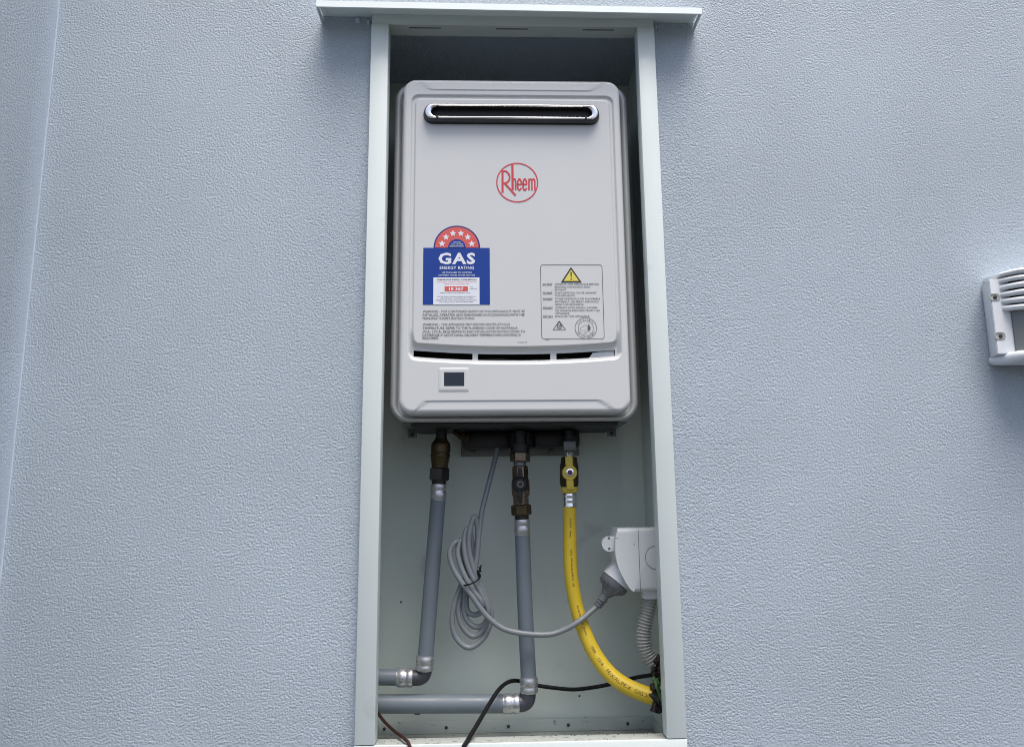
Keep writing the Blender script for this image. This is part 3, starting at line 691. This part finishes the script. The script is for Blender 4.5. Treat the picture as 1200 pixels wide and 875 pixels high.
poly(bm, [(hc.x-.0050, hc.z-.006), (hc.x+.0050, hc.z-.006), (hc.x+.0060, hc.z-.0245), (hc.x-.0048, hc.z-.0245)], hy-.001, hy+.004, .001)
hd = obj('handle', bm, M_yell, gv)
bm = BM(); lathe(bm, (hc.x, hy-.003, hc.z), (hc.x, hy-.0055, hc.z), [(0, .0058), (.8, .0058), (1, .0046)], 20); nt_ = obj('lock_nut', bm, M_chrome, hd)
bm = BM(); lathe(bm, (hc.x, hy-.0056, hc.z), (hc.x, hy-.0066, hc.z), [(0, .0036), (1, .0030)], 14); obj('cap', bm, M_purple, hd)
# yellow hose
gh = thing('gas_hose', 'bright yellow gas hose curving down from the valve to the lower right corner', 'hose', tuple(K[6]))
seglathe('crimp_sleeve', K[5]+Vector((0, 0, -.0005)), K[6], [(0, .0096), (.05, .0104), (.28, .0108), (.34, .0102), (.40, .0102), (.46, .0108), (.62, .0108), (.68, .0102), (.74, .0102), (.80, .0108), (.97, .0108), (1, .0102)], M_chrome, gh, 28, 0, 40)
hp = [Vector(p) for p in [(0.0796,0.1160,0.2964),(0.0793,0.1160,0.2568),(0.0787,0.1160,0.2200),(0.0804,0.1160,0.1836),(0.0858,0.1160,0.1499),(0.0944,0.1120,0.1184),(0.1075,0.1060,0.0877),(0.1238,0.0980,0.0637),(0.1424,0.0900,0.0481),(0.1636,0.0840,0.0379),(0.1858,0.0780,0.0311),(0.2013,0.0740,0.0274)]]
hs, hL = resample(spline(hp, 10), .005)
bm = BM(); tube(bm, hs, lambda t: .0100+.0014*max(0, t-.45)/.55, 22); obj('hose', bm, M_hose, gh)
# print running along the hose
def hose_text(s, t0, t1, h, rot):
    """lettering bent along the hose: u along the hose, v around it"""
    bm = BM(); tb_ = BM(); text(tb_, s, 0, -h/2, h, 0, 1.0, 'LEFT', .01)
    N = len(hs)-1; vm = {}
    for v in tb_.verts:
        f = (t0+(t1-t0)*v.co.x)*N; i = int(min(f, N-1)); p = hs[i].lerp(hs[i+1], f-i); T = (hs[min(i+1, N)]-hs[max(i-1, 0)]).normalized()
        front = Vector((0, -1, 0)); side = T.cross(front).normalized(); front = side.cross(T).normalized()
        r_ = .0100+.0014*max(0, f/N-.45)/.55+.00025; a = v.co.z/r_+rot
        vm[v] = bm.verts.new(p+front*(r_*math.cos(a))-side*(r_*math.sin(a)))
    for f_ in tb_.faces: bm.faces.new([vm[v] for v in f_.verts])
    tb_.free(); obj('hose_print', bm, M_print, gh, normals=False)
hose_text('AS 4176 . 16mm .', .07, .155, .0026, 0); hose_text('GAS  PE-X/AL/PE-X  20', .20, .36, .0026, .1)
hose_text('AS 4176  GAS  20mm', .44, .57, .0030, .1); hose_text('1000     1216', .62, .71, .0042, .1); hose_text('PE-X/AL/PE-X', .735, .855, .0050, .1); hose_text('GAS 20', .87, .935, .0050, .1)

# ------------------------------------------------------------ grey flex cable
def Q(zx, zy, y): return (zx, zy, y)
cab_pts = [Vector(p) for p in [(-0.0252,0.1500,0.4121),(-0.0260,0.1500,0.3910),(-0.0282,0.1400,0.3694),(-0.0350,0.1300,0.3432),(-0.0435,0.1200,0.3114),(-0.0505,0.1120,0.2830),(-0.0549,0.1060,0.2489),(-0.0574,0.1040,0.2201),(-0.0599,0.1030,0.2011),(-0.0550,0.1030,0.1820),(-0.0441,0.1040,0.1605),(-0.0375,0.1050,0.1426),(-0.0388,0.1060,0.1261),(-0.0492,0.1060,0.1065),(-0.0686,0.1060,0.0946),(-0.0856,0.1070,0.1057),(-0.0929,0.1070,0.1268),(-0.0899,0.1060,0.1538),(-0.0808,0.1060,0.1797),(-0.0686,0.1080,0.2008),(-0.0593,0.1080,0.2247),(-0.0561,0.1070,0.2538),(-0.0604,0.1050,0.2779),(-0.0678,0.1020,0.2565),(-0.0690,0.1010,0.2313),(-0.0635,0.1000,0.2074),(-0.0562,0.0995,0.1883),(-0.0459,0.1010,0.1656),(-0.0399,0.1030,0.1441),(-0.0455,0.1050,0.1252),(-0.0552,0.1060,0.1124),(-0.0662,0.1070,0.1106),(-0.0796,0.1080,0.1252),(-0.0845,0.1080,0.1476),(-0.0791,0.1090,0.1781),(-0.0699,0.1120,0.1992),(-0.0643,0.1120,0.2245),(-0.0661,0.1100,0.2501),(-0.0716,0.1070,0.2600),(-0.0759,0.1040,0.2444),(-0.0745,0.1000,0.2230),(-0.0684,0.0980,0.2017),(-0.0598,0.0970,0.1851),(-0.0489,0.0980,0.1637),(-0.0417,0.1000,0.1446),(-0.0467,0.1040,0.1277),(-0.0583,0.1070,0.1222),(-0.0705,0.1090,0.1296),(-0.0766,0.1100,0.1472),(-0.0748,0.1100,0.1756),(-0.0706,0.1130,0.1955),(-0.0724,0.1130,0.2221),(-0.0748,0.1110,0.2380),(-0.0803,0.1080,0.2443),(-0.0851,0.1030,0.2290),(-0.0818,0.0990,0.2113),(-0.0731,0.0950,0.1914),(-0.0622,0.0940,0.1737),(-0.0514,0.0950,0.1582),(-0.0527,0.1020,0.1433),(-0.0637,0.1070,0.1392),(-0.0723,0.1090,0.1473),(-0.0729,0.1100,0.1744),(-0.0749,0.1130,0.1980),(-0.0773,0.1120,0.2198),(-0.0797,0.1090,0.2382),(-0.0882,0.1040,0.2416),(-0.0966,0.1000,0.2269),(-0.0914,0.0960,0.2057),(-0.0791,0.0920,0.1859),(-0.0646,0.0920,0.1670),(-0.0502,0.0920,0.1470),(-0.0358,0.0910,0.1325),(-0.0185,0.0910,0.1213),(0.0085,0.0915,0.1150),(0.0423,0.0925,0.1131),(0.0642,0.0935,0.1184),(0.0870,0.0945,0.1299),(0.1049,0.1030,0.1414),(0.1122,0.1060,0.1464)]]
cd = thing('power_cable', 'grey electrical flex coiled and tied under the heater, its plug in the white outlet', 'cable', tuple(cab_pts[40]))
cs, _ = resample(spline(cab_pts, 8), .0035)
bm = BM(); tube(bm, cs, .0039, 12); obj('flex', bm, M_cable, cd)
# plug
pa = [Vector(p) for p in [(0.1122,0.1060,0.1464),(0.1167,0.1060,0.1514),(0.1288,0.1060,0.1637),(0.1321,0.1060,0.1678),(0.1428,0.1060,0.1824),(0.1581,0.1060,0.2034)]]
def along(a, b, prof, m_, name, parent, seg=24, sharp=32):
    return seglathe(name, a, b, prof, m_, parent, seg, 0, sharp)
ax = (pa[5]-pa[0]).normalized()
dj = pa[4]; u_ = mpp(.088)
grip = along(dj-ax*.0295, dj, [(0, .0062), (.18, .0064), (.22, .0078), (.30, .0085), (.42, .0105), (.55, .0150), (.68, .0195), (.80, .0210), (.97, .0218), (1, .0210)], M_plug, 'plug_body', cd, 28)
for k in range(7):
    a = 2*math.pi*k/14-math.pi*.75; uu, vv = frame_of(ax); o1 = uu*math.cos(a*1.0)+vv*math.sin(a*1.0)
    bm = BM(); p0 = dj-ax*.006+o1*.0209; p1 = dj-ax*.0145+o1*.0168; tube(bm, [p0, (p0+p1)/2+o1*.0012, p1], .0007, 6); obj('grip_rib', bm, M_plug, grip)
sr0 = dj-ax*.044
along(sr0, dj-ax*.0290, [(0, .0046), (.06, .0056), (.25, .0060), (.27, .0048), (.36, .0048), (.38, .0063), (.55, .0066), (.57, .0050), (.66, .0050), (.68, .0068), (1, .0070)], M_plug, 'strain_relief', cd, 18)
bm = BM(); tube(bm, [cab_pts[-1]-ax*.001, sr0+ax*.002], .0039, 12); obj('flex_end', bm, M_cable, cd)
# twist tie
tt = [Vector(p) for p in [(-0.0822,0.0980,0.1839),(-0.0754,0.0885,0.1825),(-0.0669,0.0855,0.1841),(-0.0585,0.0870,0.1879),(-0.0531,0.0930,0.1931),(-0.0550,0.1040,0.1968),(-0.0663,0.1180,0.1950),(-0.0774,0.1160,0.1893)]]
bm = BM(); tube(bm, spline(tt, 6, True)+[tt[0]], .0012, 6)
tube(bm, spline([Vector(p) for p in [(-0.0543,0.0950,0.1917),(-0.0555,0.0950,0.1982),(-0.0531,0.0950,0.2029),(-0.0512,0.0950,0.2094)]], 5), .0010, 6); tube(bm, spline([Vector(p) for p in [(-0.0537,0.0950,0.1911),(-0.0567,0.0950,0.2012),(-0.0519,0.0950,0.2000),(-0.0543,0.0950,0.2065)]], 5), .0009, 6)
finish(obj('twist_tie', bm, M_blackcab), 'thin black wire tie twisted around the coiled grey cable', 'cable tie')

# ------------------------------------------------------------ power outlet
po = thing('power_outlet', 'white weatherproof power outlet on the right side of the cabinet interior', 'power outlet', (.2, .1, .17))
ol = [(p[0], p[2]) for p in [(0.1392,0.0800,0.2431),(0.1387,0.0800,0.2277),(0.1397,0.0800,0.2159),(0.1435,0.0800,0.2022),(0.1508,0.0800,0.1870),(0.1578,0.0800,0.1758)]]
xr = XI-.0015; ztop = [(0.1639,0.0800,0.2591)][0][2]; zbot = [(0.1667,0.0800,0.1705)][0][2]; xl = [(0.1434,0.0800,0.2593)][0][0]; xseam = [(0.1723,0.0800,0.2214)][0][0]
left = [(p[0], p[1]) for p in [(v.x, v.y) for v in spline([(xl, ztop, 0), (ol[0][0]+.0004, ztop-.012, 0)]+[(x, z, 0) for x, z in ol]+[([(0.1643,0.0800,0.1710)][0][0], zbot, 0)], 4)]]
bm = BM(); poly(bm, left+[(xr, zbot+.0015), (xr, ztop)], .0740, .128, .0060); base = obj('outlet_body', bm, M_white, po)
bm = BM(); box(bm, xseam-.0003, xseam+.0003, .0736, .0745, zbot+.002, ztop-.002); obj('seam', bm, M_inkgrey, base)
bc = [(0.1971,0.0765,0.2180)][0]
bm = BM(); ring(bm, bc[0], bc[2], .0159, .0166, .0737, 48); bt = pobj('button_outline', bm, M_inkgrey, base)
bm = BM(); lathe(bm, ([(0.1660,0.0760,0.2371)][0][0], 0.0741, [(0.1660,0.0760,0.2371)][0][2]), ([(0.1660,0.0760,0.2371)][0][0], .0735, [(0.1660,0.0760,0.2371)][0][2]), [(0, .0008), (1, .0007)], 8); obj('mould_mark', bm, M_inkgrey, base)
lg = [Vector(p) for p in [(0.1323,0.0900,0.2367),(0.1319,0.0900,0.2451),(0.1320,0.0900,0.2305),(0.1403,0.0900,0.2366)]]
bm = BM(); poly(bm, circ(lg[0].x, lg[0].z, .0105, 20, 90, 270)+[(lg[3].x+.004, lg[0].z-.0105), (lg[3].x+.004, lg[0].z+.0105)], .086, .098, .0012); lug = obj('hinge_lug', bm, M_white, po)
for q_ in lg[1:3]:
    bm = BM(); lathe(bm, (q_.x, .0863, q_.z), (q_.x, .0854, q_.z), [(0, .0018), (1, .0016)], 10); obj('screw', bm, M_inkgrey, lug)
sk_ = along(dj+ax*.0006, dj+ax*.034, [(0, .0222), (.03, .0228), (.10, .0226), (1, .0200)], M_white, 'socket_shroud', po, 32)
p_ = [Vector(p) for p in [(0.1790,0.0950,0.1726),(0.1785,0.0950,0.1596)]]
bm = BM(); box(bm, p_[0].x, XI-.003, .085, .108, p_[1].z, p_[0].z+.004, .0015); obj('conduit_socket', bm, M_white, po)
# corrugated conduit
cpts = [Vector(p) for p in [(0.1913,0.0965,0.1652),(0.1897,0.0965,0.1569),(0.1854,0.0965,0.1405),(0.1810,0.0965,0.1242),(0.1788,0.0965,0.1091),(0.1798,0.0965,0.0941),(0.1848,0.0965,0.0813),(0.1928,0.0965,0.0708),(0.2034,0.0965,0.0627)]]
cs2, cl = resample(spline(cpts, 10), .0006)
nr = cl/.0043
bm = BM(); tube(bm, cs2, lambda t: .0098+.0013*max(-.6, min(.8, math.sin(2*math.pi*nr*t)))*1.1, 16)
finish(obj('corrugated_conduit', bm, M_cond, None, 70), 'ribbed grey flexible conduit hanging from the white outlet', 'conduit')
# ragged black sealant, earth wires in the wall entry
rs = random.Random(3)
cen = [Vector(p) for p in [(0.1917,0.0720,0.0748),(0.1913,0.0720,0.0659),(0.1904,0.0720,0.0581),(0.1873,0.0660,0.0451),(0.1838,0.0620,0.0395),(0.1840,0.0620,0.0307),(0.1857,0.0660,0.0231)]]
bm = BM()
for i, c in enumerate(cen):
    for k in range(5):
        a = c+Vector((rs.uniform(-.003, .008), rs.uniform(-.008, .012), rs.uniform(-.005, .005))); d = Vector((rs.uniform(-1, 1), rs.uniform(-1, .4), rs.uniform(-1, 1))).normalized()
        lathe(bm, a, a+d*rs.uniform(.008, .013), [(0, .0020), (.3, .0052), (.6, .0040), (1, .0008)], 8, rs.random())
dr = [Vector(p) for p in [(0.1851,0.0620,0.0307),(0.1830,0.0620,0.0220),(0.1820,0.0620,0.0166)]]
tube(bm, dr, lambda t: .0030+.0028*t, 8)
finish(obj('sealant_lump', bm, M_foam, None, 20), 'ragged black foam sealant where hose and conduit enter the right side', 'sealant')
bm = BM()
for P in ([(0.1841,0.0620,0.0604),(0.1845,0.0520,0.0539),(0.1870,0.0520,0.0451),(0.1900,0.0520,0.0342)], [(0.1882,0.0600,0.0586),(0.1839,0.0500,0.0522),(0.1876,0.0500,0.0423),(0.1905,0.0500,0.0315)], [(0.1827,0.0620,0.0560),(0.1860,0.0560,0.0540),(0.1941,0.0560,0.0528)]):
    tube(bm, spline([Vector(p) for p in P], 6), .0019, 8)
finish(obj('earth_wire', bm, M_green), 'green earth wires poking out beside the black sealant', 'wire')

# ------------------------------------------------------------ loose black cables
c1 = [Vector(p) for p in [(0.2018,0.0900,0.0607),(0.1891,0.1050,0.0536),(0.1718,0.1300,0.0449),(0.1437,0.1500,0.0331),(0.1131,0.1580,0.0259),(0.0843,0.1620,0.0227),(0.0565,0.1620,0.0253),(0.0336,0.1600,0.0292),(0.0158,0.1580,0.0336),(-0.0008,0.1500,0.0393),(-0.0139,0.1300,0.0417),(-0.0255,0.1030,0.0402),(-0.0352,0.0860,0.0321),(-0.0447,0.0660,0.0231),(-0.0559,0.0380,0.0127),(-0.0654,0.0120,0.0048),(-0.0689,0.0010,0.0021)]]
bm = BM(); s_, _ = resample(spline(c1, 8), .004); tube(bm, s_+[s_[-1]+Vector((-.004, -.0035, -.0045)), s_[-1]+Vector((-.0062, -.0045, -.016)), s_[-1]+Vector((-.008, -.0045, -.035))], lambda t: .0029, 10)
finish(obj('black_cable', bm, M_blackcab), 'long black cable looping from the right side behind the pipe and over the sill', 'cable')
c2 = [Vector(p) for p in [(-0.2047,0.1100,0.0169),(-0.1960,0.1000,0.0126),(-0.1831,0.0750,0.0076),(-0.1668,0.0450,0.0045),(-0.1526,0.0180,0.0043),(-0.1432,0.0010,0.0030)]]
bm = BM(); s_, _ = resample(spline(c2, 8), .004); tube(bm, s_+[s_[-1]+Vector((.003, -.0035, -.0045)), s_[-1]+Vector((.0045, -.004, -.016)), s_[-1]+Vector((.005, -.0045, -.035))], .0021, 10)
finish(obj('black_cable', bm, M_redcab), 'short black and dark red cable crossing the bottom left corner of the cabinet', 'cable')

# ------------------------------------------------------------ wall mounted louvred housing at the right edge
sr = thing('wall_alarm_box', 'white louvred plastic housing screwed to the wall at the right edge', 'alarm box', (.75, WY, .48))
YF = -.020
wl0, wl1 = [(0.6705,0.0115,0.5973),(0.6715,0.0115,0.4909)]           # flank on the wall
fl0, fl1 = [(0.6598,-0.0200,0.5979),(0.6589,-0.0200,0.4909)]       # front edge of the flank
ft1, fb1 = [(0.6766,-0.0200,0.6004),(0.6862,-0.0200,0.4926)]
W2 = .205; xc_ = fl0[0]+W2/2
def mx(x): return 2*xc_-x
for s in (0, 1):
    f = (lambda x: x) if s == 0 else mx
    bm = BM(); xo = ft1[0]+.020
    P_ = [wl0, wl1, fl0, (fl0[0], YF, fl1[2]), (xo, YF, fl0[2]+.002), (xo, YF, fb1[2]), (xo, WY-.0005, fl0[2]+.002), (xo, WY-.0005, fb1[2])]
    P_[1] = (wl0[0], wl0[1], wl1[2])
    vs = [bm.verts.new((f(x), y, z)) for x, y, z in P_]
    for q_ in ((0, 2, 3, 1), (2, 4, 5, 3), (4, 6, 7, 5), (6, 0, 1, 7)): bm.faces.new([vs[i] for i in q_])
    bm.faces.new([vs[i] for i in (0, 2, 4, 6)]); bm.faces.new([vs[i] for i in (1, 3, 5, 7)])
    bmesh.ops.recalc_face_normals(bm, faces=bm.faces); bmesh.ops.bevel(bm, geom=bm.edges[:], offset=.0010, segments=2, affect='EDGES')
    fr = obj('mounting_flange', bm, M_siren, sr)
    for (x, _, z) in [(0.6646,-0.0200,0.5720),(0.6657,-0.0200,0.5167)]:
        bm = BM(); w2 = .0078
        rr_loft(bm, [(f(x)-w2, f(x)+w2, z-.0052, z+.0052, .004, YF-.0002), (f(x)-w2, f(x)+w2, z-.0052, z+.0052, .004, YF-.0008), (f(x)-w2+.001, f(x)+w2-.001, z-.0043, z+.0043, .0035, YF-.0010), (f(x)-w2+.0025, f(x)+w2-.0025, z-.0030, z+.0030, .003, YF-.0003)], 5, False, True)
        rc_ = obj('screw_recess', bm, M_cond, fr)  # grey fill paints in the shade of a deeper recess
        bm = BM(); lathe(bm, (f(x)+.0010, YF-.0002, z-.0008), (f(x)+.0010, YF-.0014, z-.0008), [(0, .0030), (1, .0024)], 10); obj('screw', bm, M_screw, rc_)
gapL = [(0.6735,-0.0260,0.5989),(0.6734,-0.0260,0.5894),(0.6732,-0.0260,0.5791),(0.6731,-0.0260,0.5697),(0.6731,-0.0260,0.5603),(0.6735,-0.0260,0.5501)]
gapR = [(0.6918,-0.0460,0.5997),(0.6906,-0.0460,0.5905),(0.6893,-0.0460,0.5798),(0.6879,-0.0460,0.5692),(0.6865,-0.0460,0.5582),(0.6852,-0.0460,0.5481)]
def bulge(x):
    u = min(1, min(x-gapL[0][0], mx(gapL[0][0])-x)/.036); return 1-(1-max(0, u))**2.6
def slat(k, top, name):
    zl, zr = gapL[k][2], gapR[k][2]
    hL = (gapL[k-1][2]-zl if k else .0085); hR = (gapR[k-1][2]-zr if k else .0100)
    xa = gapL[k][0]+.0003; bm = BM(); loops = []
    for i in range(41):
        t = i/40; x = xa+(mx(xa)-xa)*t; a = bulge(x); y = YF-.001-.025*a
        zb = zl+(zr-zl)*a; h_ = hL+(hR-hL)*a; g_ = .0048
        yb_ = (WY-.001) if top else y+.012
        loops.append([(x, yb_, zb+h_-.0007), (x, y+.0030, zb+h_-.0012), (x, y+.0006, zb+h_-.0028), (x, y, zb+h_*.5), (x, y+.0006, zb+g_*.6+.0012), (x, y+.0030, zb+g_*.5), (x, yb_, zb+g_*.5)])
    loft(bm, loops); return obj(name, bm, M_siren, sr, 50)
slat(0, True, 'hood')
for k in range(1, 6): slat(k, False, 'louvre')
z_lo = gapL[5][2]; gx0_ = ft1[0]+.0105
bm = BM(); rr_loft(bm, [(gx0_, mx(gx0_), z_lo-.004, gapL[0][2]+.002, .002, WY-.001), (gx0_, mx(gx0_), z_lo-.004, gapL[0][2]+.002, .002, YF-.001), (gx0_+.008, mx(gx0_+.008), z_lo-.002, gapL[0][2]+.001, .002, YF-.010)], 5); obj('core', bm, M_inner, sr)
gl = [(0.6856,-0.0220,0.5470),(0.6858,-0.0220,0.4916)]; gxl = gl[0][0]-.0005
bm = BM(); rr_loft(bm, [(gxl, mx(gxl), gl[1][2]+.001, z_lo+.002, .002, YF+.004), (gxl, mx(gxl), gl[1][2]+.001, z_lo+.002, .002, YF-.003), (gxl+.010, mx(gxl+.010), gl[1][2]+.003, z_lo+.001, .002, YF-.013)], 5); gr = obj('grille', bm, M_lens, sr)
z = gl[1][2]+.006
while z < z_lo-.002:
    bm = BM(); box(bm, gxl+.011, mx(gxl+.011), YF-.0146, YF-.0128, z, z+.0016, .0003); obj('rib', bm, M_lens, gr); z += .0046
tl = [(0.6678,-0.0100,0.4820),(0.6730,-0.0100,0.4747)]
bm = BM(); a_ = tl[0][0]; zt_ = fb1[2]+.001; zb_ = tl[1][2]
rr_loft(bm, [(a_, mx(a_), zb_+.006, zt_, .008, WY-.001), (a_, mx(a_), zb_+.003, zt_, .008, -.006), (a_+.003, mx(a_+.003), zb_+.003, zt_, .007, -.020), (a_+.008, mx(a_+.008), zb_+.004, zt_, .007, -.034), (a_+.016, mx(a_+.016), zb_+.007, zt_-.002, .006, -.044), (a_+.026, mx(a_+.026), zb_+.010, zt_-.004, .004, -.048)], 6); obj('base_tray', bm, M_siren, sr, 40)
